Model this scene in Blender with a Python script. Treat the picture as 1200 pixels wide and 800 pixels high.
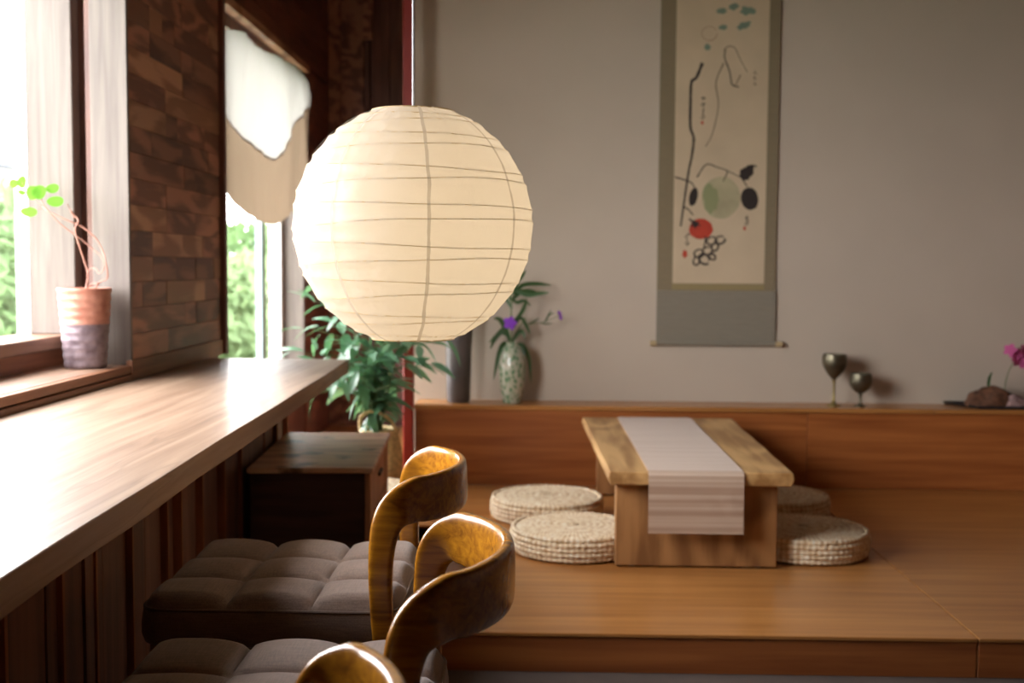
import bpy, bmesh, math, random
from math import sin, cos, pi, radians, sqrt
from mathutils import Vector, Matrix, noise

sc = bpy.context.scene
for o in list(bpy.data.objects): bpy.data.objects.remove(o)

# ------------------------------------------------------------------ camera
CAM_H = 1.11
cam = bpy.data.cameras.new('camera'); co = bpy.data.objects.new('camera', cam)
sc.collection.objects.link(co); sc.camera = co
cam.sensor_width = 36; cam.lens = 1340/1200*36
cam.clip_start = .05; cam.clip_end = 200
co.matrix_world = (Matrix.Translation((0, 0, CAM_H)) @ Matrix.Rotation(radians(1.25), 4, 'Z')
                   @ Matrix.Rotation(pi/2-radians(3.85), 4, 'X') @ Matrix.Rotation(radians(.38), 4, 'Z'))
cam.dof.use_dof = True; cam.dof.focus_distance = 1.95; cam.dof.aperture_fstop = 4.2

# ------------------------------------------------------------------ light
EXPOSURE = 1.58
SKY = 7.0
w = bpy.data.worlds.new('sky'); sc.world = w; w.use_nodes = True
bg = w.node_tree.nodes['Background']
bg.inputs[0].default_value = (1.0, .94, .965, 1); bg.inputs[1].default_value = SKY
def portal(name, loc, rot, sx, sy):
    l = bpy.data.lights.new(name, 'AREA'); l.shape = 'RECTANGLE'; l.size = sx; l.size_y = sy
    l.cycles.is_portal = True
    o = bpy.data.objects.new(name, l); sc.collection.objects.link(o)
    o.location = loc; o.rotation_euler = rot
portal('window_portal', (-1.7, 2.55, 1.5), (0, -pi/2, 0), 1.5, 2.3)
portal('window_portal', (-1.5, 5.45, 1.4), (0, -pi/2, 0), 1.5, 1.8)
vs = sc.view_settings
sc.display_settings.display_device = 'sRGB'
vs.view_transform = 'Standard'; vs.look = 'None'; vs.exposure = EXPOSURE; vs.gamma = 1; vs.use_curve_mapping = False

# ------------------------------------------------------------------ helpers
C = sc.collection
def lin(c): return tuple(((v/255)/12.92 if v/255 <= .04045 else ((v/255+.055)/1.055)**2.4) for v in c)+(1,)

class NT:
    def __init__(s, name):
        s.m = bpy.data.materials.new(name); s.m.use_nodes = True
        s.t = s.m.node_tree; s.b = s.t.nodes['Principled BSDF']; s.out = s.t.nodes['Material Output']
    def n(s, typ, **k):
        x = s.t.nodes.new('ShaderNode'+typ)
        for a, b in k.items(): setattr(x, a, b)
        return x
    def l(s, a, b): s.t.links.new(a, b)
def coords(N, scale, rnd=0, rot=(0, 0, 0)):
    tc = N.n('TexCoord'); mp = N.n('Mapping'); mp.inputs['Scale'].default_value = scale
    mp.inputs['Rotation'].default_value = rot
    if rnd:
        oi = N.n('ObjectInfo'); mu = N.n('VectorMath', operation='MULTIPLY_ADD')
        cb = N.n('CombineXYZ')
        for i, f in enumerate((7.3, 13.7, 5.1)):
            mm = N.n('Math', operation='MULTIPLY'); mm.inputs[1].default_value = f*rnd; N.l(oi.outputs['Random'], mm.inputs[0]); N.l(mm.outputs[0], cb.inputs[i])
        mu.inputs[1].default_value = (1, 1, 1); N.l(tc.outputs['Object'], mu.inputs[0]); N.l(cb.outputs[0], mu.inputs[2])
        N.l(mu.outputs[0], mp.inputs['Vector'])
    else: N.l(tc.outputs['Object'], mp.inputs['Vector'])
    return mp.outputs[0]
def ramp(N, fac, stops):
    r = N.n('ValToRGB'); e = r.color_ramp.elements
    while len(e) < len(stops): e.new(.5)
    for i, (p, c) in enumerate(stops): e[i].position = p; e[i].color = c
    N.l(fac, r.inputs[0]); return r.outputs[0]
def wood(name, dark, light, axis='X', grain=30., stretch=.06, rough=.4, coat=0., rnd=1., var=.25, figure=.5, bump=.1, crack=0, spec=.5):
    """axis = direction of the grain"""
    N = NT(name)
    s = [grain]*3; s['XYZ'.index(axis)] = grain*stretch
    v = coords(N, tuple(s), rnd)
    n1 = N.n('TexNoise'); n1.inputs['Scale'].default_value = 1; n1.inputs['Detail'].default_value = 6; n1.inputs['Roughness'].default_value = .6; n1.inputs['Distortion'].default_value = .6
    N.l(v, n1.inputs['Vector'])
    s2 = [grain*.14]*3; s2['XYZ'.index(axis)] = grain*.14*stretch*3
    v2 = coords(N, tuple(s2), rnd)
    n2 = N.n('TexNoise'); n2.inputs['Scale'].default_value = 1; n2.inputs['Detail'].default_value = 2; n2.inputs['Distortion'].default_value = .4
    N.l(v2, n2.inputs['Vector'])
    wv = N.n('Math', operation='MULTIPLY'); wv.inputs[1].default_value = 38; N.l(n2.outputs[0], wv.inputs[0])
    sn = N.n('Math', operation='SINE'); N.l(wv.outputs[0], sn.inputs[0])
    ma = N.n('Math', operation='MULTIPLY_ADD'); ma.inputs[1].default_value = .16*figure; N.l(sn.outputs[0], ma.inputs[0]); N.l(n1.outputs[0], ma.inputs[2])
    col = ramp(N, ma.outputs[0], [(.3, dark), (.68, light)])
    oi = N.n('ObjectInfo'); mr = N.n('MapRange'); mr.inputs[3].default_value = 1-var; mr.inputs[4].default_value = 1+var
    N.l(oi.outputs['Random'], mr.inputs[0])
    hs = N.n('HueSaturation'); N.l(col, hs.inputs['Color']); N.l(mr.outputs[0], hs.inputs['Value'])
    cout = hs.outputs[0]
    if crack:
        s3 = [9.]*3; s3['XYZ'.index(axis)] = .7
        v3 = coords(N, tuple(s3), 0); n3 = N.n('TexNoise'); n3.inputs['Scale'].default_value = 1; n3.inputs['Detail'].default_value = 3; N.l(v3, n3.inputs['Vector'])
        r3 = ramp(N, n3.outputs[0], [(.40, (0, 0, 0, 1)), (.408, (1, 1, 1, 1)), (.412, (1, 1, 1, 1)), (.42, (0, 0, 0, 1))])
        mf = N.n('Math', operation='MULTIPLY'); mf.inputs[1].default_value = crack; N.l(r3, mf.inputs[0])
        mx = N.n('Mix', data_type='RGBA'); N.l(mf.outputs[0], mx.inputs[0]); N.l(cout, mx.inputs[6]); mx.inputs[7].default_value = tuple(c*.35 for c in dark[:3])+(1,)
        cout = mx.outputs[2]
    N.l(cout, N.b.inputs['Base Color'])
    N.b.inputs['Roughness'].default_value = rough; N.b.inputs['Coat Weight'].default_value = coat; N.b.inputs['Coat Roughness'].default_value = .2
    N.b.inputs['Specular IOR Level'].default_value = spec
    bp = N.n('Bump'); bp.inputs['Strength'].default_value = bump; bp.inputs['Distance'].default_value = .002; N.l(n1.outputs[0], bp.inputs['Height']); N.l(bp.outputs[0], N.b.inputs['Normal'])
    return N.m
def plain(name, col, rough=.6, metal=0, var=0, noise_scale=0, amt=.15, bump=0, coat=0):
    N = NT(name); N.b.inputs['Roughness'].default_value = rough; N.b.inputs['Metallic'].default_value = metal; N.b.inputs['Coat Weight'].default_value = coat
    if noise_scale:
        v = coords(N, (noise_scale,)*3, .3); n1 = N.n('TexNoise'); n1.inputs['Scale'].default_value = 1; n1.inputs['Detail'].default_value = 5; N.l(v, n1.inputs['Vector'])
        c = ramp(N, n1.outputs[0], [(.3, tuple(x*(1-amt) for x in col[:3])+(1,)), (.7, tuple(min(1, x*(1+amt)) for x in col[:3])+(1,))])
        N.l(c, N.b.inputs['Base Color'])
        if bump:
            bp = N.n('Bump'); bp.inputs['Strength'].default_value = bump; bp.inputs['Distance'].default_value = .003; N.l(n1.outputs[0], bp.inputs['Height']); N.l(bp.outputs[0], N.b.inputs['Normal'])
    else: N.b.inputs['Base Color'].default_value = col
    return N.m
def fabric(name, col, scale=500., bump=.3, sheen=.3, amt=.25):
    N = NT(name); N.b.inputs['Roughness'].default_value = .9; N.b.inputs['Sheen Weight'].default_value = sheen
    outs = []
    for sc3 in ((scale, scale*.06, scale), (scale*.06, scale, scale)):
        v = coords(N, sc3, 0); n1 = N.n('TexNoise'); n1.inputs['Scale'].default_value = 1; n1.inputs['Detail'].default_value = 2; N.l(v, n1.inputs['Vector']); outs.append(n1.outputs[0])
    ad = N.n('Math', operation='ADD'); N.l(outs[0], ad.inputs[0]); N.l(outs[1], ad.inputs[1])
    hf = N.n('Math', operation='MULTIPLY'); hf.inputs[1].default_value = .5; N.l(ad.outputs[0], hf.inputs[0])
    c = ramp(N, hf.outputs[0], [(.35, tuple(x*(1-amt) for x in col[:3])+(1,)), (.65, tuple(min(1, x*(1+amt)) for x in col[:3])+(1,))])
    N.l(c, N.b.inputs['Base Color'])
    bp = N.n('Bump'); bp.inputs['Strength'].default_value = bump; bp.inputs['Distance'].default_value = .001; N.l(hf.outputs[0], bp.inputs['Height']); N.l(bp.outputs[0], N.b.inputs['Normal'])
    return N.m
def translucent(name, front, trans, mixf, rough=.8, noise_scale=0, gloss=0):
    N = NT(name); N.t.nodes.remove(N.b)
    d = N.n('BsdfDiffuse'); d.inputs[0].default_value = front
    t = N.n('BsdfTranslucent'); t.inputs[0].default_value = trans
    m = N.n('MixShader'); m.inputs[0].default_value = mixf; N.l(d.outputs[0], m.inputs[1]); N.l(t.outputs[0], m.inputs[2])
    last = m.outputs[0]
    if gloss:
        g = N.n('BsdfGlossy'); g.inputs['Roughness'].default_value = .35
        m2 = N.n('MixShader'); m2.inputs[0].default_value = gloss; N.l(last, m2.inputs[1]); N.l(g.outputs[0], m2.inputs[2]); last = m2.outputs[0]
    if noise_scale:
        v = coords(N, (noise_scale,)*3); n1 = N.n('TexNoise'); n1.inputs['Scale'].default_value = 1; n1.inputs['Detail'].default_value = 6; n1.inputs['Roughness'].default_value = .6; N.l(v, n1.inputs['Vector'])
        bp = N.n('Bump'); bp.inputs['Strength'].default_value = .6; bp.inputs['Distance'].default_value = .004; N.l(n1.outputs[0], bp.inputs['Height'])
        N.l(bp.outputs[0], d.inputs['Normal']); N.l(bp.outputs[0], t.inputs['Normal'])
        if gloss: N.l(bp.outputs[0], g.inputs['Normal'])
    N.l(last, N.out.inputs[0])
    return N.m
def glassmat(name, tint=(.97, .99, .98, 1)):
    N = NT(name); N.t.nodes.remove(N.b)
    t = N.n('BsdfTransparent'); t.inputs[0].default_value = tint
    g = N.n('BsdfGlossy'); g.inputs['Roughness'].default_value = .02
    lw_ = N.n('LayerWeight'); lw_.inputs[0].default_value = .5
    pw = N.n('Math', operation='POWER'); pw.inputs[1].default_value = 5; N.l(lw_.outputs['Facing'], pw.inputs[0])
    f = N.n('Math', operation='MULTIPLY_ADD'); f.inputs[1].default_value = .9; f.inputs[2].default_value = .04; N.l(pw.outputs[0], f.inputs[0])
    m = N.n('MixShader'); N.l(f.outputs[0], m.inputs[0]); N.l(t.outputs[0], m.inputs[1]); N.l(g.outputs[0], m.inputs[2]); N.l(m.outputs[0], N.out.inputs[0])
    return N.m

def link(name, me, parent=None, mat=None):
    o = bpy.data.objects.new(name, me); C.objects.link(o)
    if parent: o.parent = parent
    if mat: me.materials.append(mat)
    return o
def tag(o, label=None, cat=None, group=None, kind=None):
    if label: o['label'] = label
    if cat: o['category'] = cat
    if group: o['group'] = group
    if kind: o['kind'] = kind
    return o
def empty(name, loc=(0, 0, 0), rz=0, **k):
    o = bpy.data.objects.new(name, None); C.objects.link(o); o.location = loc; o.rotation_euler = (0, 0, rz); o.empty_display_size = .05
    return tag(o, **k)
def fin(bm, name, mat, parent=None, smooth=False, bevel=0, seg=2, angle=35):
    bmesh.ops.recalc_face_normals(bm, faces=bm.faces)
    me = bpy.data.meshes.new(name); bm.to_mesh(me); bm.free()
    if smooth:
        me.polygons.foreach_set('use_smooth', [True]*len(me.polygons))
        me.set_sharp_from_angle(angle=radians(angle))
    o = link(name, me, parent, mat)
    if bevel:
        md = o.modifiers.new('bevel', 'BEVEL'); md.width = bevel; md.segments = seg; md.limit_method = 'ANGLE'; md.angle_limit = radians(35)
    return o
def boxbm(bm, a, b):
    """box from corner a to corner b"""
    x0, y0, z0 = a; x1, y1, z1 = b
    vs_ = [bm.verts.new(p) for p in ((x0, y0, z0), (x1, y0, z0), (x1, y1, z0), (x0, y1, z0), (x0, y0, z1), (x1, y0, z1), (x1, y1, z1), (x0, y1, z1))]
    for f in ((0, 3, 2, 1), (4, 5, 6, 7), (0, 1, 5, 4), (1, 2, 6, 5), (2, 3, 7, 6), (3, 0, 4, 7)): bm.faces.new([vs_[i] for i in f])
    return vs_
def box(name, a, b, mat, parent=None, bevel=.0015, seg=1):
    bm = bmesh.new(); boxbm(bm, a, b); return fin(bm, name, mat, parent, bevel=bevel, seg=seg)
def prism(name, pts, z0, z1, mat, parent=None, bevel=.0015):
    bm = bmesh.new(); lo = [bm.verts.new((x, y, z0)) for x, y in pts]; hi = [bm.verts.new((x, y, z1)) for x, y in pts]
    bm.faces.new(lo[::-1]); bm.faces.new(hi); n = len(pts)
    for i in range(n): bm.faces.new((lo[i], lo[(i+1) % n], hi[(i+1) % n], hi[i]))
    return fin(bm, name, mat, parent, bevel=bevel)
def lathebm(bm, prof, seg=32, c=(0, 0, 0), caps=True):
    rings = []
    for r, z in prof:
        if r < 1e-5: rings.append([bm.verts.new((c[0], c[1], c[2]+z))])
        else: rings.append([bm.verts.new((c[0]+r*cos(2*pi*i/seg), c[1]+r*sin(2*pi*i/seg), c[2]+z)) for i in range(seg)])
    for A, B in zip(rings, rings[1:]):
        for i in range(seg):
            j = (i+1) % seg
            if len(A) == 1 and len(B) == 1: continue
            if len(A) == 1: bm.faces.new((A[0], B[j], B[i]))
            elif len(B) == 1: bm.faces.new((A[i], A[j], B[0]))
            else: bm.faces.new((A[i], A[j], B[j], B[i]))
    if caps:
        if len(rings[0]) > 1: bm.faces.new(rings[0][::-1])
        if len(rings[-1]) > 1: bm.faces.new(rings[-1])
def lathe(name, prof, mat, parent=None, seg=32, c=(0, 0, 0), caps=True, angle=40):
    bm = bmesh.new(); lathebm(bm, prof, seg, c, caps); return fin(bm, name, mat, parent, smooth=True, angle=angle)
def catmull(pts, n):
    pts = [Vector(p) for p in pts]; P = [2*pts[0]-pts[1]]+pts+[2*pts[-1]-pts[-2]]; out = []
    for i in range(1, len(P)-2):
        for k in range(n):
            t = k/n; a, b, c, d = P[i-1], P[i], P[i+1], P[i+2]
            out.append(.5*((2*b)+(-a+c)*t+(2*a-5*b+4*c-d)*t*t+(-a+3*b-3*c+d)*t**3))
    out.append(pts[-1]); return out
def tubebm(bm, pts, r, seg=8, closed=False, taper=None):
    pts = [Vector(p) for p in pts]; n = len(pts); rings = []; up = None
    for i, p in enumerate(pts):
        if closed: T = pts[(i+1) % n]-pts[i-1]
        else: T = pts[min(i+1, n-1)]-pts[max(i-1, 0)]
        T.normalize()
        if up is None:
            a = Vector((0, 0, 1)) if abs(T.z) < .9 else Vector((1, 0, 0)); up = T.cross(a).normalized()
        up = (up-T*up.dot(T)).normalized(); v = T.cross(up)
        rr = r if taper is None else r*(taper[0]+(taper[1]-taper[0])*i/max(1, n-1))
        rings.append([bm.verts.new(p+up*rr*cos(2*pi*k/seg)+v*rr*sin(2*pi*k/seg)) for k in range(seg)])
    m = n if closed else n-1
    for i in range(m):
        A, B = rings[i], rings[(i+1) % n]
        for k in range(seg): bm.faces.new((A[k], A[(k+1) % seg], B[(k+1) % seg], B[k]))
    if not closed: bm.faces.new(rings[0][::-1]); bm.faces.new(rings[-1])
def tube(name, pts, r, mat, parent=None, seg=8, closed=False, taper=None):
    bm = bmesh.new(); tubebm(bm, pts, r, seg, closed, taper); return fin(bm, name, mat, parent, smooth=True)
def copy_tree(o, parent=None):
    c = o.copy(); C.objects.link(c); c.parent = parent
    for ch in [x for x in bpy.data.objects if x.parent == o]: copy_tree(ch, c)
    return c
def S(o, kind='structure'): o['kind'] = kind; return o

# ------------------------------------------------------------------ materials
M = {}
M['plaster'] = plain('plaster', lin((200, 186, 168)), .9, noise_scale=3, amt=.03)
M['ceiling'] = plain('ceiling_paint', lin((205, 198, 186)), .9)
M['floor'] = plain('floor_stone', lin((96, 86, 80)), .6, noise_scale=8, amt=.12)
M['platform'] = wood('platform_veneer', lin((158, 102, 50)), lin((192, 134, 74)), 'X', 34, .035, .32, .25, var=.04, figure=.35, bump=.03, rnd=.3)
M['riser'] = wood('riser_veneer', lin((142, 78, 36)), lin((176, 106, 54)), 'X', 34, .035, .4, .1, var=.05, figure=.4, bump=.03, rnd=.3)
M['walnut'] = wood('walnut_plank', lin((112, 74, 60)), lin((168, 118, 94)), 'Y', 28, .10, .5, .1, var=.38, figure=1.7)
M['walnut_light'] = wood('walnut_sapwood_plank', lin((156, 112, 84)), lin((200, 154, 120)), 'Y', 28, .10, .5, .1, var=.2, figure=1.7)
M['woodwall'] = wood('brown_wall_boards', lin((96, 66, 46)), lin((128, 90, 62)), 'X', 20, .06, .6, 0, var=.0)
M['darkwood'] = wood('dark_frame_wood', lin((84, 54, 46)), lin((116, 76, 62)), 'Z', 26, .07, .5, .1, var=.12)
M['darkwoody'] = wood('dark_header_wood', lin((98, 62, 52)), lin((138, 88, 70)), 'Y', 26, .07, .5, .1, var=.18)
M['jamb'] = wood('pale_jamb_wood', lin((102, 92, 86)), lin((126, 116, 108)), 'Z', 40, .05, .55, 0, var=.06, figure=.3)
M['sill'] = wood('sill_wood', lin((122, 92, 74)), lin((150, 120, 98)), 'Y', 40, .05, .5, 0, var=.06, figure=.3)
M['trim'] = wood('sill_trim_wood', lin((120, 78, 54)), lin((158, 108, 76)), 'Y', 40, .05, .5, 0, var=.08, figure=.3)
M['counter'] = wood('countertop_wood', lin((134, 108, 88)), lin((166, 140, 118)), 'Y', 34, .04, .44, .15, var=.0, figure=.35, bump=.35, crack=.25, rnd=0)
M['apron'] = wood('under_counter_plank', lin((104, 74, 62)), lin((146, 104, 84)), 'Z', 30, .05, .5, .05, var=.2)
M['apron_light'] = wood('under_counter_pale_strip', lin((140, 86, 54)), lin((176, 116, 76)), 'Z', 30, .05, .5, .05, var=.15)
M['chest'] = wood('old_chest_wood', lin((62, 42, 36)), lin((90, 62, 52)), 'X', 30, .06, .55, .0, var=.05)
M['chest_side'] = wood('chest_side_wood', lin((150, 98, 72)), lin((190, 134, 100)), 'Z', 30, .06, .55, .0, var=.15)
def chest_top_mat():
    m = wood('worn_chest_top', lin((190, 136, 106)), lin((238, 194, 162)), 'X', 22, .12, .42, .12, var=0, figure=.6)
    t = m.node_tree; b = t.nodes['Principled BSDF']; src = b.inputs['Base Color'].links[0].from_socket
    tc = t.nodes.new('ShaderNodeTexCoord'); n = t.nodes.new('ShaderNodeTexNoise'); n.inputs['Scale'].default_value = 9; n.inputs['Detail'].default_value = 7
    t.links.new(tc.outputs['Object'], n.inputs['Vector'])
    r = t.nodes.new('ShaderNodeValToRGB'); r.color_ramp.elements[0].position = .56; r.color_ramp.elements[1].position = .66; t.links.new(n.outputs[0], r.inputs[0])
    mx = t.nodes.new('ShaderNodeMix'); mx.data_type = 'RGBA'; t.links.new(r.outputs[0], mx.inputs[0]); t.links.new(src, mx.inputs[6]); mx.inputs[7].default_value = lin((112, 80, 60)); t.links.new(mx.outputs[2], b.inputs['Base Color'])
    return m
M['chest_top'] = chest_top_mat()
M['chair'] = wood('varnished_chair_wood', lin((126, 76, 20)), lin((192, 128, 30)), 'X', 70, .06, .25, .55, var=.0, figure=.18, bump=.05, rnd=.4)
M['chair_leg'] = wood('varnished_chair_leg_wood', lin((96, 58, 26)), lin((140, 90, 40)), 'Z', 26, .1, .3, .5, var=.0, figure=.4, bump=.05, rnd=.4)
M['seatfab'] = fabric('taupe_seat_fabric', lin((120, 102, 92)), 420, .4, .25)
M['piping'] = fabric('taupe_piping', lin((98, 82, 72)), 420, .2, .2)
M['table'] = wood('low_table_wood', lin((158, 116, 68)), lin((204, 162, 106)), 'Y', 22, .09, .5, .05, var=.0, figure=1.1, rnd=0)
M['table_leg'] = wood('low_table_leg_wood', lin((130, 88, 50)), lin((172, 124, 76)), 'Z', 22, .12, .5, .05, var=.0, figure=1.1, rnd=0)
M['metal'] = plain('steel', (.6, .6, .6, 1), .3, 1)
M['cord'] = plain('white_cord', lin((205, 205, 215)), .5)
M['paper'] = translucent('lantern_paper', (.46, .43, .405, 1), (.80, .725, .61, 1), .42, noise_scale=20, gloss=.03)
M['rib'] = plain('bamboo_rib', lin((206, 180, 132)), .6)
M['seam'] = translucent('lantern_seam_paper', (.62, .58, .54, 1), (.82, .72, .56, 1), .45, noise_scale=20)
M['white'] = plain('white_frame_paint', (.85, .87, .88, 1), .4)
M['alu'] = plain('window_aluminium', lin((150, 172, 176)), .4, .3)
M['glass'] = glassmat('window_glass')
def sheer(m, f):
    t = m.node_tree; out = t.nodes['Material Output']; src = out.inputs[0].links[0].from_socket
    tr_ = t.nodes.new('ShaderNodeBsdfTransparent'); mx_ = t.nodes.new('ShaderNodeMixShader'); mx_.inputs[0].default_value = f
    t.links.new(src, mx_.inputs[1]); t.links.new(tr_.outputs[0], mx_.inputs[2]); t.links.new(mx_.outputs[0], out.inputs[0])
sheer(M['seam'], .45)
M['red'] = plain('red_lacquer', lin((156, 50, 38)), .4, noise_scale=10, amt=.1)
M['leaf'] = translucent('glossy_leaf', (.15, .34, .20, 1), (.15, .38, .16, 1), .3, gloss=.12)
M['leaf2'] = translucent('pale_glossy_leaf', (.28, .48, .34, 1), (.24, .48, .26, 1), .3, gloss=.16)
M['newleaf'] = translucent('fresh_leaf', (.15, .36, .05, 1), (.20, .44, .05, 1), .5)
M['grassleaf'] = translucent('vase_leaf', (.06, .13, .05, 1), (.08, .16, .05, 1), .3, gloss=.03)
M['stem'] = plain('green_stem', lin((90, 110, 60)), .6)
M['twig'] = plain('reddish_twig', lin((170, 120, 104)), .6, noise_scale=60)
M['purple'] = translucent('purple_petal', (.42, .12, .85, 1), (.42, .14, .8, 1), .3)
M['pink'] = translucent('pink_petal', (.66, .15, .36, 1), (.62, .16, .34, 1), .3)

# ------------------------------------------------------------------ the setting
ZC = 2.75
XR = 3.3; YB = -2.3
S(box('floor', (-1.6, YB, -.1), (XR, 7.3, 0), M['floor'], bevel=0))
S(box('ceiling', (-1.7, YB, ZC), (XR, 7.3, ZC+.1), M['woodwall'], bevel=0))
S(box('wall_back', (-.602, 5.35, 0), (XR, 5.47, ZC), M['plaster'], bevel=0))
S(box('wall_right', (XR, YB, 0), (XR+.1, 5.47, ZC), M['woodwall'], bevel=0))
S(box('wall_rear', (-1.7, YB-.1, 0), (XR+.1, YB, ZC), M['woodwall'], bevel=0))
S(box('wall_nook_right', (-.602, 5.47, 0), (-.46, 7.0, ZC), M['darkwood'], bevel=0))

random.seed(5)
# left wall: backing + mosaic of planks
WX = -1.28
wl = S(box('wall_left', (WX-.13, 3.72, 0), (WX-.012, 4.6, ZC), M['darkwood'], bevel=0))
def lw(name, a, b, mat, bevel=.001): return box(name, a, b, mat, wl, bevel)
lw('panel', (WX-.33, YB, 0), (WX-.012, 3.72, .74), M['darkwood'])
lw('panel', (WX-.33, YB, 2.25), (WX-.012, 3.72, ZC), M['darkwood'])
lw('panel', (WX-.33, YB, .74), (WX-.012, 1.5, 2.25), M['darkwood'])
lw('panel', (WX-.33, 3.72, .74), (WX-.13, 4.6, ZC), M['darkwood'])
lw('panel', (WX-.14, 4.6, 2.17), (WX-.012, 7.05, ZC), M['darkwood'])
lw('panel', (WX-.14, 4.6, 0), (WX-.012, 7.05, .45), M['darkwood'])
lw('panel', (WX-.14, 6.28, .45), (WX-.012, 7.05, 2.17), M['darkwood'])
lw('skirting_board', (WX-.012, 3.56, .74), (WX+.008, 4.605, .80), M['trim'])
z = .80
rowi = 0
while z < ZC-.01:
    h = .082; y = 3.565
    z1 = min(z+h, ZC)
    y = 3.587; first = True
    while y < 4.599:
        L = random.choice([.13, .24, .33, .45, .62, .8]) if not first else random.choice([.1, .2, .35, .55])
        first = False
        y1 = min(y+L, 4.6)
        if 4.6-y1 < .06: y1 = 4.6
        p = random.random()
        m = M['walnut_light'] if p < (.30 if z < 1.45 else .18) else M['walnut']
        lw('plank', (WX-.012, y+.0008, z+.0008), (WX+random.uniform(-.001, .0015), y1-.0008, z1-.0008), m, .0006)
        y = y1
    z = z1; rowi += 1
# header planks over window 2 and beyond to the corner
z = 2.19
while z < ZC-.01:
    z1 = min(z+.095, ZC); y = 4.63
    while y < 6.99:
        y1 = min(y+random.choice([.4, .6, .9]), 7.0)
        lw('plank', (WX-.012, y+.001, z+.001), (WX, y1-.001, z1-.001), M['darkwoody'], .0006); y = y1
    z = z1
y = 6.30
while y < 6.99:
    y1 = min(y+.14, 7.0); lw('plank', (WX-.012, y+.001, .11), (WX, y1-.001, 2.18), M['darkwoody'], .0006); y = y1
S(box('trim_1', (WX-.02, 4.60, .74), (WX+.02, 4.635, ZC), M['darkwood']))
S(box('trim_2', (WX-.02, 4.635, 2.145), (WX+.028, 6.30, 2.185), M['walnut_light']))
S(box('trim_3', (WX-.1, 4.635, 2.09), (WX-.022, 6.30, 2.145), M['darkwood']))

# window 1 : deep pale wooden recess
w1 = S(empty('window_1', (-1.45, 2.5, .79)))
def W1(name, a, b, m, bevel=.002):
    o = box(name, a, b, M[m] if isinstance(m, str) else m, w1, bevel); o.matrix_parent_inverse = Matrix.Translation((1.45, -2.5, -.79)); return o
W1('sill', (-1.52, 1.46, .755), (WX-.021, 3.57, .786), 'sill', .003)
W1('sill_apron', (-1.30, 1.46, .735), (WX+.006, 3.57, .757), 'trim')
W1('sill_edge', (-1.30, 1.46, .760), (WX+.003, 3.57, .7855), 'trim')
W1('jamb', (-1.396, 3.568, .786), (WX+.001, 3.586, 2.25), 'jamb', .002)
W1('jamb_core', (-1.418, 3.586, .786), (WX-.013, 3.72, 2.25), 'darkwood', .002)
W1('jamb', (-1.50, 3.68, .786), (-1.418, 3.72, 2.25), 'darkwood')
W1('stile', (-1.61, 3.60, .88), (-1.465, 3.66, 2.25), 'jamb', .003)
W1('bottom_rail', (-1.64, 1.5, .84), (-1.478, 3.64, .88), 'sill', .003)
W1('rail_base', (-1.64, 1.5, .75), (-1.50, 3.64, .84), 'trim')
W1('head', (-1.64, 1.5, 2.20), (WX, 3.72, 2.25), 'jamb')
W1('jamb', (-1.64, 1.50, .786), (WX, 1.53, 2.25), 'jamb')
W1('stile', (-1.61, 1.54, .88), (-1.53, 1.60, 2.20), 'jamb')
W1('sash_frame', (-1.655, 3.60, .86), (-1.61, 3.70, 2.25), 'white')
W1('pane', (-1.632, 1.54, .86), (-1.627, 3.60, 2.22), 'glass', 0)

# window 2 : behind the draped cloth
w2 = S(empty('window_2', (-1.40, 5.45, .46)))
def W2(name, a, b, m, bevel=.002):
    o = box(name, a, b, M[m], w2, bevel); o.matrix_parent_inverse = Matrix.Translation((1.40, -5.45, -.46)); return o
W2('jamb', (-1.41, 6.25, .45), (WX, 6.30, 2.15), 'jamb', .003)
W2('sill', (-1.43, 4.62, .42), (WX+.01, 6.30, .455), 'sill', .003)
W2('head', (-1.42, 4.62, 2.12), (WX-.1, 6.25, 2.16), 'darkwood')
W2('stile', (-1.430, 5.78, .455), (-1.395, 5.84, 2.12), 'alu')
W2('stile', (-1.430, 4.64, .455), (-1.395, 4.69, 2.12), 'alu')
W2('stile', (-1.430, 6.20, .455), (-1.395, 6.25, 2.12), 'white')
W2('bottom_rail', (-1.430, 4.64, .455), (-1.395, 6.25, .50), 'alu')
W2('pane', (-1.412, 4.69, .50), (-1.408, 6.20, 2.12), 'glass', 0)

# nook back wall of dark boards
nb = S(box('wall_nook_back', (-1.35, 7.02, 0), (-.46, 7.12, ZC), M['darkwood'], bevel=0))
for i, (x0, x1, d) in enumerate(((-1.28, -1.20, 0), (-1.20, -1.055, .02), (-1.055, -1.02, .03), (-1.02, -.90, -.005), (-.90, -.78, 0), (-.78, -.66, -.004), (-.66, -.56, 0))):
    box('plank', (x0+.002, 7.0-d, 0), (x1-.002, 7.03, ZC), M['walnut'] if i in (0, 1) else M['darkwood'], nb, .002)
o = box('batten', (-1.055, 6.93, 2.45), (-1.00, 6.97, ZC), M['walnut'], nb, .002)
S(box('trim_4', (-.603, 5.12, .11), (-.556, 5.17, ZC), M['red'], bevel=.004))

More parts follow.
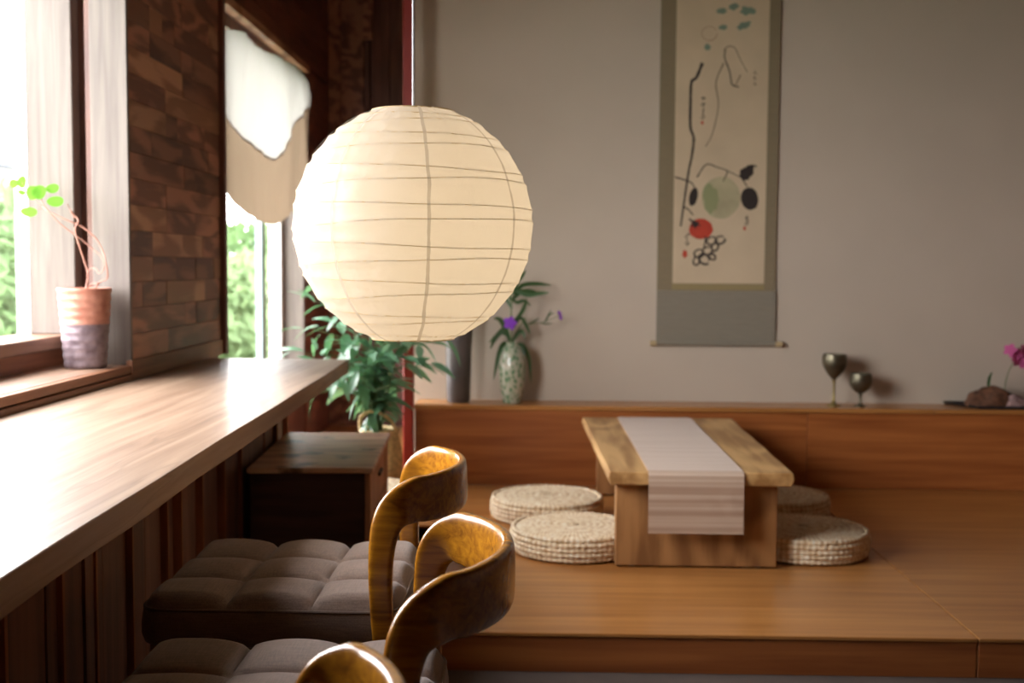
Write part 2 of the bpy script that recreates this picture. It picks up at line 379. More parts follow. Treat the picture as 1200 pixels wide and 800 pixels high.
# raised platform and back ledge
pf = S(empty('platform', (1, 4, 0)))
def PF(name, a, b, m, bevel=.0015):
    o = box(name, a, b, M[m], pf, bevel); o.matrix_parent_inverse = Matrix.Translation((-1, -4, 0)); return o
PF('floor_panel', (-.40, 3.055, .10), (1.198, 5.14, .11), 'platform')
PF('floor_panel', (1.2015, 3.055, .10), (XR, 5.14, .11), 'platform')
PF('floor_panel', (-1.28, 4.32, .10), (-.4015, 7.0, .11), 'platform')
PF('front_board', (-.40, 3.06, 0), (1.198, 3.09, .0985), 'riser')
PF('front_board', (1.2015, 3.06, 0), (XR, 3.09, .0985), 'riser')
PF('side_board', (-.395, 3.095, 0), (-.37, 4.32, .0985), 'riser')
lg = S(empty('back_ledge', (1, 5.25, .11)))
def LG(name, a, b, m, bevel=.0015):
    o = box(name, a, b, M[m], lg, bevel); o.matrix_parent_inverse = Matrix.Translation((-1, -5.25, -.11)); return o
LG('ledge_top', (-.553, 5.128, .455), (1.78, 5.349, .475), 'platform')
LG('ledge_top', (1.782, 5.128, .455), (XR, 5.349, .475), 'platform')
for a, b in ((-.55, 1.22), (1.222, XR)): LG('front_board', (a, 5.14, .11), (b, 5.16, .454), 'riser')

# ------------------------------------------------------------------ counter
ct = empty('counter', (-.95, 2.2, 0), label='long pale wooden bar counter with a thick slab top under the windows', cat='counter')
inv = Matrix.Translation((.95, -2.2, 0))
def counter_front(y): return -.582-.0325*y+.0015*sin(y*2.1+.5)+.0012*sin(y*7)
bm = bmesh.new(); NY, NX = 120, 10; y0, y1 = -.6, 4.40; rows = []
for i in range(NY+1):
    y = y0+(y1-y0)*i/NY; xf = counter_front(y)
    xb = WX+.012; top = []; bot = []
    for j in range(NX+1):
        x = xb+(xf-xb)*j/NX; zz = .74+.0008*noise.noise((x*6, y*2, 0))
        top.append(bm.verts.new((x, y, zz)))
        bot.append(bm.verts.new((x-(.008 if j == NX else 0), y, .685+.003*noise.noise((y*3, 1, 2)))))
    rows.append((top, bot))
for (t0, b0), (t1, b1) in zip(rows, rows[1:]):
    for j in range(NX):
        bm.faces.new((t0[j], t0[j+1], t1[j+1], t1[j])); bm.faces.new((b0[j], b1[j], b1[j+1], b0[j+1]))
    bm.faces.new((t0[NX], b0[NX], b1[NX], t1[NX])); bm.faces.new((t0[0], t1[0], b1[0], b0[0]))
for (t, b) in (rows[0], rows[-1]):
    for j in range(NX): bm.faces.new((t[j], t[j+1], b[j+1], b[j]))
o = fin(bm, 'countertop', M['counter'], ct, smooth=True, bevel=.002, angle=30); o.matrix_parent_inverse = inv
def apron_x(y): return counter_front(y)-.232
y = -.3; k = 0
random.seed(11)
while y < 4.33:
    wd = random.choice([.05, .09, .12, .15, .19]); thin = (k % 3 == 1)
    if thin: wd = .014
    y1_ = min(y+wd, 4.34); d = random.uniform(-.006, .006)+(.012 if thin else 0)
    zlow = 0.0
    xa, xb = apron_x(y), apron_x(y1_)
    o = prism('plank', [(xa-.04, y+.001), (xa+d, y+.001), (xb+d, y1_-.001), (xb-.04, y1_-.001)], 0, .683, M['apron_light'] if thin else M['apron'], ct, .001)
    o.matrix_parent_inverse = inv; y = y1_; k += 1
o = box('end_board', (WX+.005, 4.30, .0), (apron_x(4.3)-.04, 4.318, .683), M['apron'], ct); o.matrix_parent_inverse = inv

# ------------------------------------------------------------------ chest
ch = empty('wooden_chest', (-.738, 3.86, 0), radians(3.2), label='dark old wooden chest with a worn stained top at the end of the counter', cat='chest')
def CH(name, a, b, m, bevel=.003, par=None):
    o = box(name, a, b, M[m], par or ch, bevel); o.matrix_parent_inverse = Matrix.Translation((.72, -3.86, 0)); return o
CH('top', (-.895, 3.475, .462), (-.505, 4.225, .48), 'chest_top', .004)
CH('front_panel', (-.882, 3.50, .02), (-.535, 3.515, .461), 'chest')
CH('back_panel', (-.882, 4.185, .02), (-.535, 4.20, .461), 'chest')
CH('side_panel', (-.889, 3.50, .02), (-.877, 4.20, .461), 'chest')
CH('corner_post', (-.534, 3.495, 0), (-.515, 3.60, .461), 'chest_side')
CH('corner_post', (-.534, 4.10, 0), (-.515, 4.205, .461), 'chest_side')
for i in range(3):
    dr = CH('drawer', (-.534, 3.605, .02+i*.147), (-.518, 4.095, .16+i*.147), 'chest_side')
    k_ = CH('handle', (-.518, 3.80, .10+i*.147), (-.508, 3.90, .112+i*.147), 'chest'); k_.parent = dr
    k_.matrix_parent_inverse = Matrix.Identity(4)
    dr_m = dr.data

# ------------------------------------------------------------------ chairs
def sweep(name, stations, mat, parent, seg=20, power=3.2):
    """stations: (pos, normal, width, thickness)"""
    bm = bmesh.new(); rings = []; n = len(stations)
    for i, (p, Nn, wd, th) in enumerate(stations):
        T = (stations[min(i+1, n-1)][0]-stations[max(i-1, 0)][0]).normalized()
        Nn = (Nn-T*Nn.dot(T)).normalized(); W = T.cross(Nn)
        r = []
        for k in range(seg):
            a = 2*pi*k/seg; ca, sa = cos(a), sin(a)
            u = math.copysign(abs(ca)**(2/power), ca)*wd/2; v = math.copysign(abs(sa)**(2/power), sa)*th/2
            r.append(bm.verts.new(p+W*u+Nn*v))
        rings.append(r)
    for A, B in zip(rings, rings[1:]):
        for k in range(seg): bm.faces.new((A[k], A[(k+1) % seg], B[(k+1) % seg], B[k]))
    bm.faces.new(rings[0][::-1]); bm.faces.new(rings[-1])
    return fin(bm, name, mat, parent, smooth=True, angle=60)
def cushion_mesh(parent):
    hw, hd, R_ = .238, .225, .045; top0, bot = .488, .408; n = 48
    bm = bmesh.new(); grid = []
    for i in range(n+1):
        row = []
        for j in range(n+1):
            u, v = 2*i/n-1, 2*j/n-1
            # square -> rounded square
            x, y = u*hw, v*hd
            ax, ay = abs(x)-(hw-R_), abs(y)-(hd-R_)
            if ax > 0 and ay > 0:
                m_ = max(ax, ay); d_ = sqrt(ax*ax+ay*ay); f = m_/d_ if d_ else 1
                x = math.copysign(hw-R_+ax*f, x); y = math.copysign(hd-R_+ay*f, y)
            cu, cv = (u+1)*1.5, (v+1)*1.5
            pu, pv = abs(sin(pi*cu)), abs(sin(pi*cv))
            if cu < .5 or cu > 2.5: pu = max(pu, .85+.15*pu) if (cu < .5 or cu > 2.5) else pu
            if cv < .5 or cv > 2.5: pv = max(pv, .85+.15*pv)
            puff = .023*(pu**.42)*(pv**.42)
            edge = min(1, (1-max(abs(u), abs(v)))/.10)
            zz = top0-.012+(.006+puff)*sin(edge*pi/2)+.006*(1-u*u)*(1-v*v)
            row.append(bm.verts.new((x, y, zz)))
        grid.append(row)
    for i in range(n):
        for j in range(n): bm.faces.new((grid[i][j], grid[i+1][j], grid[i+1][j+1], grid[i][j+1]))
    ring = [grid[i][0] for i in range(n)]+[grid[n][j] for j in range(n)]+[grid[n-i][n] for i in range(n)]+[grid[0][n-j] for j in range(n)]
    prev = ring; pp = [Vector(v.co) for v in ring]
    for k, (dz, s) in enumerate(((-.004, 1.012), (-.03, 1.028), (-.05, 1.028), (-.066, 1.01), (-.072, .97))):
        cur = [bm.verts.new((p.x*s, p.y*s, top0-.012+dz)) for p in pp]
        for a in range(len(cur)): bm.faces.new((prev[a], prev[(a+1) % len(cur)], cur[(a+1) % len(cur)], cur[a]))
        prev = cur
    bm.faces.new(prev)
    cu = fin(bm, 'seat_cushion', M['seatfab'], parent, smooth=True, angle=70)
    tube('piping', [Vector((p.x*1.006, p.y*1.006, top0-.013)) for p in pp], .0028, M['piping'], cu, 6, True)
    # stitched seam lines between the tufted squares
    return cu
def make_chair():
    r = empty('dining_chair')
    cushion_mesh(r)
    bm = bmesh.new()
    for a, b in (((-.215, -.205, .365), (.215, -.175, .412)), ((-.215, .175, .365), (.215, .205, .412)), ((-.215, -.175, .365), (-.185, .175, .412)), ((.185, -.175, .365), (.215, .175, .412))): boxbm(bm, a, b)
    fin(bm, 'seat_frame', M['chair_leg'], r, bevel=.004)
    for s in (-1, 1):
        st = [(Vector((-.205-.02*t, s*(.195+.015*t), .41-.41*t)), Vector((0, s, 0)), .042-.014*t, .036-.010*t) for t in [i/8 for i in range(9)]]
        sweep('leg', st, M['chair_leg'], r, 14)
    # rear legs that flow into the wrap-around back: one bent piece
    def half(s):
        c = [(.265, .228, 0, .028, .026), (.238, .229, .20, .036, .028), (.216, .231, .40, .041, .030), (.208, .230, .50, .042, .030), (.207, .226, .565, .045, .030), (.211, .221, .610, .050, .029), (.219, .215, .642, .058, .028), (.237, .206, .664, .071, .026)]
        return [(Vector((x, s*y, z)), Vector((0, s, 0)), w_, t_) for x, y, z, w_, t_ in c]
    A = half(-1)
    mid = []
    for i in range(1, 22):
        th = radians(180*i/22)
        if th < radians(18) or th > radians(162): continue
        def pl_(a): return Vector((.213+.126*sin(a), -.202*math.copysign(abs(cos(a))**1.12, cos(a)), 0))
        q = sin(th); p_ = pl_(th); tg = pl_(th+.02)-pl_(th-.02)
        mid.append((Vector((p_.x, p_.y, .677-.003*q)), Vector((tg.y, -tg.x, 0)).normalized(), .080+.012*q, .025-.003*q))
    B = half(1)[::-1]
    ctrl = A+mid+B
    # upsample
    pos = catmull([c[0] for c in ctrl], 4); st = []
    for i, p in enumerate(pos):
        k = min(i//4, len(ctrl)-2); f = i/4-k
        a, b = ctrl[k], ctrl[k+1]
        st.append((p, a[1].lerp(b[1], f), a[2]+(b[2]-a[2])*f, a[3]+(b[3]-a[3])*f))
    sweep('curved_backrest', st, M['chair'], r, 28, 3.8)
    return r
chairs = [((-.487, 2.265), 0, 'varnished curved-back chair with tufted taupe seat, farthest along the counter, beside the chest'),
          ((-.378, 1.60), 1, 'middle one of the three curved-back chairs at the counter, with bright amber inner back'),
          ((-.458, .982), -2, 'nearest curved-back chair, cut off by the bottom edge, only its amber back rim showing')]
c0 = make_chair()
for i, (xy, a, lab) in enumerate(chairs):
    c = c0 if i == 0 else copy_tree(c0)
    c.location = (xy[0], xy[1], 0); c.rotation_euler.z = radians(a)
    tag(c, lab, 'chair', 'curved-back chairs along the counter')

# ------------------------------------------------------------------ paper lantern
LX, LY, LZ, LR = -.263, 2.42, 1.190, .2535
ln = empty('paper_lantern', (LX, LY, LZ), label='large round white paper pendant lantern glowing warm over the counter chairs', cat='lamp')
zt, zb = .2385, -.238
NR = 15
ribs = []
random.seed(3)
for k in range(NR):
    t = -1+2*(k+.5)/NR; a0 = t*1.16
    ribs.append((a0+random.uniform(-.012, .012), random.uniform(.02, .06)*(1 if k % 2 else -1), random.uniform(0, 6.28)))
ribs.sort()
def rib_lat(k, th):
    a0, am, ph = ribs[k]; return a0+am*cos(th+.6)*.9+.004*sin(5*th+ph)
SEG = 224
lat_lo, lat_hi = -1.222, 1.222
bm = bmesh.new(); rings = []
SUB = 4
levels = []
for s in range(NR+1):
    for q in range(SUB): levels.append((s-1, q/SUB))
levels.append((NR-1, 1.0))
for s, f in levels:
    ring = []
    for i in range(SEG):
        th = 2*pi*i/SEG
        lo = lat_lo if s < 0 else rib_lat(s, th); hi = lat_hi if s+1 >= NR else rib_lat(s+1, th)
        la = lo+(hi-lo)*f
        # straight chord between ribs, pulled in a little and crumpled
        pull = 1-.010*sin(pi*f)-.0025*abs(sin(4*th+.3))**.5*sin(pi*f)+.007*noise.noise((cos(th)*7, sin(th)*7, la*16))*(.3+.7*sin(pi*f))+.012*math.exp(-(((th-1.344-pi/8) % (pi/4)-pi/8)/.10)**2)*noise.noise((cos(th)*22, sin(th)*22, la*34))
        gore = 1-.006*(1-abs(cos(4*th+.9)))**2
        r = LR*pull*gore
        ring.append(bm.verts.new((r*cos(la)*cos(th), r*cos(la)*sin(th), r*sin(la))))
    rings.append(ring)
for A, B in zip(rings, rings[1:]):
    for i in range(SEG): bm.faces.new((A[i], A[(i+1) % SEG], B[(i+1) % SEG], B[i]))
fin(bm, 'shade', M['paper'], ln, smooth=True, angle=80)
for k in range(NR):
    pts = []
    for i in range(72):
        th = 2*pi*i/72; la = rib_lat(k, th); r = LR*.9975
        pts.append((r*cos(la)*cos(th), r*cos(la)*sin(th), r*sin(la)))
    tube('rib', pts, .0007, M['rib'], ln, 5, True)
for a in (lat_lo, lat_hi):
    tube('wire_ring', [(LR*cos(a)*cos(t*pi/24), LR*cos(a)*sin(t*pi/24), LR*sin(a)) for t in range(48)], .0015, M['rib'], ln, 6, True)
for g in range(8):       # pasted paper seams from pole to pole
    th0 = g*pi/4+radians(-77); bm = bmesh.new(); prev = None
    for i in range(61):
        la = lat_lo+(lat_hi-lat_lo)*i/60; wob = .012*noise.noise((g*5., la*5, 0))
        hwid = .016+.008*noise.noise((g*3., la*12, 4))
        cur = []
        for sgn in (-1, 1):
            th = th0+wob+sgn*hwid/max(.3, cos(la))*.8; r = LR*(1.0025+.0015*noise.noise((g*4., la*26, sgn)))
            cur.append(bm.verts.new((r*cos(la)*cos(th), r*cos(la)*sin(th), r*sin(la))))
        if prev: bm.faces.new((prev[0], prev[1], cur[1], cur[0]))
        prev = cur
    fin(bm, 'seam', M['seam'], ln, smooth=True)
tube('cord', [(0, 0, .06), (0, 0, .3), (.0, 0, ZC-LZ-.02)], .0028, M['cord'], ln, 8)
lathe('ceiling_cap', [(.045, ZC-LZ-.025), (.05, ZC-LZ-.02), (.05, ZC-LZ)], M['white'], ln, 24)
bm = bmesh.new()
for k in range(2):
    a = k*pi/2
    tubebm(bm, [(LR*cos(lat_hi)*cos(a), LR*cos(lat_hi)*sin(a), LR*sin(lat_hi)), (0, 0, LR*sin(lat_hi)-.01), (-LR*cos(lat_hi)*cos(a), -LR*cos(lat_hi)*sin(a), LR*sin(lat_hi))], .0012, 6)
fin(bm, 'wire_frame', M['metal'], ln, smooth=True)
lathe('lamp_socket', [(.012, .04), (.018, .045), (.018, .085), (.006, .095)], M['white'], ln, 20)
N = NT('bulb_glow'); N.t.nodes.remove(N.b); e = N.n('Emission'); e.inputs[0].default_value = (1, .83, .60, 1); e.inputs[1].default_value = 25
N.l(e.outputs[0], N.out.inputs[0]); M['bulb'] = N.m
lathe('bulb', [(0, -.045)]+[(.032*sin(a), -.012-.032*cos(a)) for a in [pi*i/10 for i in range(1, 9)]]+[(.014, .042)], M['bulb'], ln, 24)

# ------------------------------------------------------------------ low table and runner
TX, TY = .54, 4.36
tb = empty('low_table', (TX, TY, .11), label='low thick-topped wooden tea table on the raised platform', cat='table')
bm = bmesh.new(); n = 24; ring_t = []; ring_b = []
pts = []
for i in range(n+1):
    t = i/n; pts.append((-.300-.035*t+.005*noise.noise((t*5, 0, 1))-TX+TX, -.665+1.33*t))
left = pts
right = [(.298+.022*t_+.007*noise.noise((t_*6, 3, 1)), -.665+1.33*t_) for t_ in [i/n for i in range(n+1)]][::-1]
outline = left+right
tp = [bm.verts.new((x, y, .33)) for x, y in outline]; md = [bm.verts.new((x+(.004 if x > 0 else -.004), y, .308)) for x, y in outline]; bt = [bm.verts.new((x*.985, y*.995, .284)) for x, y in outline]
bm.faces.new(tp); bm.faces.new(bt[::-1]); L_ = len(outline)
for i in range(L_):
    j = (i+1) % L_; bm.faces.new((tp[i], tp[j], md[j], md[i])); bm.faces.new((md[i], md[j], bt[j], bt[i]))
fin(bm, 'tabletop', M['table'], tb, bevel=.005, seg=3)
for s in (-1, 1):
    lgp = box('leg_panel', (-.275, s*.59-.026, .006), (.258, s*.59+.026, .283), M['table_leg'], tb, .004, 2)
    for xx in (-.22, .20): lathe('foot', [(.012, 0), (.014, .002), (.012, .0065)], M['metal'], lgp, 16, (xx, s*.59, 0))
box('stretcher', (-.02, -.56, .12), (.015, .56, .19), M['table_leg'], tb, .004)
# runner
N = NT('runner_weave'); N.b.inputs['Roughness'].default_value = .85; N.b.inputs['Sheen Weight'].default_value = .2
v = coords(N, (3, 3, 3)); wv = N.n('TexNoise'); mp = coords(N, (.5, 60, 60)); wv.inputs['Scale'].default_value = 1; wv.inputs['Detail'].default_value = 3; N.l(mp, wv.inputs['Vector'])
N.l(ramp(N, wv.outputs[0], [(.35, lin((166, 136, 114))), (.5, lin((184, 158, 136))), (.65, lin((196, 172, 152)))]), N.b.inputs['Base Color'])
M['runner'] = N.m
bm = bmesh.new(); prev = None; th = .0016
path = []
for i in range(41): path.append((1.32-i*(1.335+.65-.01)/40-.0-.02, None))
line = [(.670, .15), (.670, .24), (.670, .315), (.666, .328), (.654, .3318)]+[(.62-i*.032, .3320) for i in range(39)]+[(-.652, .3318), (-.666, .3295), (-.6725, .320), (-.674, .28), (-.674, .22), (-.675, .17), (-.676, .130)]
rows = []
for i, (y, z) in enumerate(line):
    t = i/len(line); row = []
    for j in range(9):
        u = -1+2*j/8; x = -.018+u*(.160-.006*t)-.006*(1-t)
        wob = .0025*noise.noise((u*2, z*14, 3)) if y < -.66 and z < .31 else 0
        row.append(bm.verts.new((x, y-abs(wob), z)))
    rows.append(row)
for A, B in zip(rows, rows[1:]):
    for j in range(8): bm.faces.new((A[j], A[j+1], B[j+1], B[j]))
o = fin(bm, 'table_runner', M['runner'], None); o.location = (TX, TY, .11)
sm = o.modifiers.new('s', 'SOLIDIFY'); sm.thickness = .0025; sm.offset = 0
tag(o, 'beige striped cloth runner draped lengthwise over the low table', 'cloth')

# ------------------------------------------------------------------ woven straw cushions
def straw_mat():
    N = NT('woven_straw'); N.b.inputs['Roughness'].default_value = .8
    tc = N.n('TexCoord'); sp = N.n('SeparateXYZ'); N.l(tc.outputs['Object'], sp.inputs[0])
    at = N.n('Math', operation='ARCTAN2'); N.l(sp.outputs[1], at.inputs[0]); N.l(sp.outputs[0], at.inputs[1])
    mu = N.n('Math', operation='MULTIPLY'); mu.inputs[1].default_value = 72; N.l(at.outputs[0], mu.inputs[0])
    si = N.n('Math', operation='SINE'); N.l(mu.outputs[0], si.inputs[0])
    n1 = N.n('TexNoise'); n1.inputs['Scale'].default_value = 45; n1.inputs['Detail'].default_value = 4; N.l(tc.outputs['Object'], n1.inputs['Vector'])
    ad = N.n('Math', operation='MULTIPLY_ADD'); ad.inputs[1].default_value = .12; N.l(si.outputs[0], ad.inputs[0]); N.l(n1.outputs[0], ad.inputs[2])
    N.l(ramp(N, ad.outputs[0], [(.3, lin((206, 174, 132))), (.55, lin((242, 222, 188))), (.75, lin((252, 242, 222)))]), N.b.inputs['Base Color'])
    bp = N.n('Bump'); bp.inputs['Strength'].default_value = .5; bp.inputs['Distance'].default_value = .004; N.l(ad.outputs[0], bp.inputs['Height']); N.l(bp.outputs[0], N.b.inputs['Normal'])
    return N.m
M['straw'] = straw_mat()
def make_straw():
    r = empty('straw_cushion')
    R0 = .212; bm = bmesh.new(); seg = 144; rings = []
    prof = [(.006, .092), (.02, .088)]
    for k in range(1, 17):
        rr = .02+(R0-.012-.02)*k/16; prof.append((rr, .0885-.006*(rr/R0)**3+(.0022 if k % 2 else -.0008)))
    prof += [(R0-.004, .078), (R0-.002, .06), (R0-.004, .02), (R0-.01, .004), (.02, .002)]
    for r_, z_ in prof:
        rings.append([bm.verts.new((r_*cos(2*pi*i/seg), r_*sin(2*pi*i/seg), z_+(.0012*sin(i*pi+r_*300) if r_ < R0-.01 else 0))) for i in range(seg)])
    for A, B in zip(rings, rings[1:]):
        for i in range(seg): bm.faces.new((A[i], A[(i+1) % seg], B[(i+1) % seg], B[i]))
    bm.faces.new(rings[0]); bm.faces.new(rings[-1])
    fin(bm, 'woven_top', M['straw'], r, smooth=True, angle=60)
    for k in range(5):
        bm = bmesh.new(); zc = .012+k*.0165; rr = R0+(.004 if k in (0, 4) else .009); S2 = 216; rings = []
        for i in range(S2):
            t = 2*pi*i/S2; br = .0088*(1+.16*sin(t*54+k*pi)); q = []
            for m_ in range(8):
                a = 2*pi*m_/8
                q.append(bm.verts.new(((rr+br*cos(a)-.004)*cos(t+.010*sin(a)), (rr+br*cos(a)-.004)*sin(t+.010*sin(a)), zc+br*sin(a))))
            rings.append(q)
        for i in range(S2):
            A, B = rings[i], rings[(i+1) % S2]
            for m_ in range(8): bm.faces.new((A[m_], A[(m_+1) % 8], B[(m_+1) % 8], B[m_]))
        fin(bm, 'braided_row', M['straw'], r, smooth=True, angle=80)
    return r
cush = [((.135, 3.98), 'round woven straw cushion left of the low table, the nearer of two'),
        ((.045, 4.50), 'round woven straw cushion left of the low table, the farther of two'),
        ((.945, 3.995), 'round woven straw cushion right of the low table, the nearer of two'),
        ((.955, 4.58), 'round woven straw cushion right of the low table, the farther of two'),
        ((-.73, 4.640), 'round woven straw cushion half hidden behind the dark chest')]
q0 = make_straw()
for i, (p, lab) in enumerate(cush):
    c = q0 if i == 0 else copy_tree(q0)
    c.location = (p[0], p[1], .1115); c.rotation_euler.z = i*1.3
    tag(c, lab, 'cushion', 'round straw floor cushions')

# ------------------------------------------------------------------ hanging scroll
def SP(px, py):    # position on the scroll in metres from picture-plane measurements of the scroll itself
    return (.556+(px+py*.0125-775)*.003876, 2.319-py*.003891)
hs = empty('hanging_scroll', (.84, 5.345, 1.6), label='tall hanging scroll with ink painting of fruit on the plaster wall', cat='scroll')
hinv = Matrix.Translation((-.84, -5.345, -1.6))
def HS(o): o.matrix_parent_inverse = hinv; return o
M['mount'] = fabric('olive_silk_mount', lin((136, 122, 96)), 300, .2, .1, .1)
M['mount2'] = fabric('grey_blue_silk_mount', lin((138, 130, 114)), 300, .2, .1, .1)
M['washi'] = plain('aged_painting_paper', lin((204, 184, 154)), .9, noise_scale=6, amt=.06)
M['roller'] = plain('pale_roller_wood', lin((190, 168, 128)), .5)
HS(box('mount', (.556, 5.340, .995), (1.104, 5.3435, 2.62), M['mount'], hs, 0))
HS(box('lower_mount', (.556, 5.338, .755), (1.108, 5.3425, .994), M['mount2'], hs, 0))
HS(box('mount_band', (.625, 5.3385, .998), (1.052, 5.3398, 1.025), M['roller'], hs, 0)).data.materials[0] = plain('gold_silk_band', lin((150, 134, 94)), .8)
HS(box('painting', (.628, 5.338, 1.028), (1.052, 5.3398, 2.5), M['washi'], hs, 0))
HS(tube('roller', [(.556, 5.333, .748), (1.108, 5.333, .748)], .011, M['mount2'], hs, 12))
for a, b in ((.528, .556), (1.108, 1.140)): HS(tube('roller_knob', [(a, 5.333, .748), (b, 5.333, .748)], .013, M['roller'], hs, 14))
HS(tube('top_rod', [(.55, 5.336, 2.625), (1.11, 5.336, 2.625)], .008, M['roller'], hs, 10))
HS(tube('hanging_cord', [(.62, 5.336, 2.63), (.83, 5.34, 2.70), (1.04, 5.336, 2.63)], .002, M['mount'], hs, 6))
layer = [0]
ink = plain('black_ink', lin((52, 44, 40)), .9); inkl = plain('thin_grey_ink', lin((124, 106, 86)), .9)
green = plain('pale_green_wash', lin((176, 166, 132)), .9, noise_scale=12, amt=.12); dgreen = plain('dark_green_wash', lin((146, 150, 108)), .9)
redp = plain('red_wash', lin((184, 66, 46)), .9, noise_scale=20); teal = plain('teal_wash', lin((122, 140, 122)), .9); pinkp = plain('faint_pink_ink', lin((160, 122, 96)), .9)
def stroke(pts, wpx, mat, name='brush_stroke', tp=(1, .6)):
    P2 = [Vector((SP(*p)[0], 0, SP(*p)[1])) for p in pts]; pts3 = catmull(P2, 6) if len(P2) > 2 else [P2[0].lerp(P2[-1], i/4) for i in range(5)]
    layer[0] += 1; y = 5.3377-layer[0]*.000008; bm = bmesh.new(); prev = None; n = len(pts3)
    for i, p in enumerate(pts3):
        T = (pts3[min(i+1, n-1)]-pts3[max(i-1, 0)]).normalized(); s = Vector((-T.z, 0, T.x))
        hw = wpx*.00194*(tp[0]+(tp[1]-tp[0])*i/(n-1))*(1+.35*noise.noise((i*.6, layer[0], 0)))
        cur = [bm.verts.new((p.x+s.x*hw, y, p.z+s.z*hw)), bm.verts.new((p.x-s.x*hw, y, p.z-s.z*hw))]
        if prev: bm.faces.new((prev[0], prev[1], cur[1], cur[0]))
        prev = cur
    HS(fin(bm, name, mat, hs))
def blob(c, rx, ry, mat, rot=0, name='brush_dab', rough=.08):
    x, z = SP(*c); layer[0] += 1; y = 5.3377-layer[0]*.000008; bm = bmesh.new(); vs_ = []
    for i in range(28):
        a = 2*pi*i/28; k = 1+rough*noise.noise((cos(a)*2, sin(a)*2, layer[0]*3.3)); u, v = rx*cos(a)*k, ry*sin(a)*k
        vs_.append(bm.verts.new((x+(u*cos(rot)-v*sin(rot))*.00388, y, z+(u*sin(rot)+v*cos(rot))*.00388)))
    bm.faces.new(vs_); HS(fin(bm, name, mat, hs))
def loop(c, rx, ry, wpx, mat, rot=0, a0=0, a1=330):
    stroke([(c[0]+rx*cos(radians(a))*cos(rot)-ry*sin(radians(a))*sin(rot), c[1]+rx*cos(radians(a))*sin(rot)+ry*sin(radians(a))*cos(rot)) for a in range(a0, a1+1, 30)], wpx, mat)
stroke([(824, 72), (817, 89), (811, 95), (810, 120), (810, 147), (814, 160), (812, 180), (808, 200), (803, 235), (799, 264)], 3.6, ink)
stroke([(792, 206), (803, 209), (812, 213), (816, 220)], 2.0, ink); blob((814, 229), 5, 11, ink, -.2)
stroke([(802, 241), (808, 244), (814, 251)], 2, ink)
stroke([(849, 72), (840, 95), (843, 122), (836, 155), (828, 170)], 1.7, inkl)
stroke([(851, 57), (850, 66), (856, 82), (859, 97), (867, 100)], 2, ink, tp=(.7, .8)); stroke([(849, 58), (854, 53), (862, 55), (869, 69), (877, 83)], 1.5, inkl); stroke([(869, 86), (865, 94), (862, 100)], 1.6, inkl)
loop((832, 38), 9, 8, 1.0, pinkp)
for c, a, b, r in (((846, 12), 6, 3.5, .1), ((861, 7), 6, 3.5, .2), ((877, 12), 9, 5, -.1), ((848, 31), 5, 3, 0), ((872, 29), 9, 4, .35), ((830, 54), 4, 4, .6)): blob(c, a, b, teal, r, rough=.5)
blob((847, 230), 23, 25, green, name='pale_green_fruit', rough=.03); blob((834, 230), 9, 17, dgreen, .15, rough=.4)
stroke([(818, 206), (829, 191), (842, 194), (854, 198), (868, 205)], 1.6, ink); stroke([(855, 198), (852, 205), (849, 211)], 1.4, ink)
blob((877, 200), 7, 10, ink, -.6, rough=.4); stroke([(878, 194), (883, 192), (889, 193)], 3, ink); blob((881, 231), 10, 14, ink, .25, rough=.1); stroke([(872, 208), (876, 214), (879, 219)], 1.6, ink)
blob((823, 267), 14, 12.5, redp, name='red_fruit', rough=.08); blob((816, 261), 5, 4, ink, rough=.6); stroke([(809, 255), (815, 260), (823, 263)], 2, ink)
for c, r in (((836, 281), 6), ((846, 280), 6), ((840, 288), 5), ((821, 296), 6), ((831, 293), 6), ((827, 303), 7), ((837, 300), 4), ((818, 305), 5)): loop(c, r, r*.75, 2.8, ink, r)
stroke([(829, 276), (827, 288), (825, 296)], 2, ink)
random.seed(8)
def glyphs(cx, ys, s, mat):      # small vertical inscription
    for y in ys:
        for q in range(4):
            a = random.choice([(0, .9), (.9, .1), (.7, .6), (-.6, .7)]); ox, oy = random.uniform(-.3, .3)*s, random.uniform(-.4, .4)*s
            stroke([(cx+ox-a[0]*s*.5, y+oy-a[1]*s*.5), (cx+ox+a[0]*s*.5, y+oy+a[1]*s*.5)], .9, mat, 'inscription')
glyphs(825, (114, 121, 128, 135), 5, ink); blob((824, 142), 1.6, 2.2, redp, name='seal')
glyphs(886, (83, 90, 96), 4, inkl); glyphs(807, (276, 283), 6, ink); blob((804, 297), 3, 5, redp, name='seal', rough=.4)
glyphs(878, (253, 260), 5, ink); blob((875, 266), 1.6, 2.4, redp, name='seal')

# ------------------------------------------------------------------ things on the ledge
LZt = .4755
M['greyvase'] = plain('dark_grey_glaze', lin((92, 86, 84)), .45, noise_scale=9, amt=.3, bump=.2)
v1 = lathe('tall_grey_vase', [(.0, 0), (.050, 0), (.054, .01), (.056, .10), (.060, .25), (.066, .38), (.072, .44), (.067, .445), (.060, .40), (.054, .2), (.0, .05)], M['greyvase'], None, 40, caps=False)
v1.location = (-.36, 5.245, LZt); tag(v1, 'tall dark grey ceramic vase on the ledge behind the paper lantern', 'vase')
N = NT('green_patterned_glaze'); N.b.inputs['Roughness'].default_value = .2; N.b.inputs['Coat Weight'].default_value = .4
v = coords(N, (1, 1, .6)); vo = N.n('TexVoronoi'); vo.inputs['Scale'].default_value = 60; N.l(v, vo.inputs['Vector'])
n1 = N.n('TexNoise'); n1.inputs['Scale'].default_value = 18; N.l(v, n1.inputs['Vector']); mm = N.n('Math', operation='MULTIPLY'); N.l(vo.outputs[0], mm.inputs[0]); N.l(n1.outputs[0], mm.inputs[1])
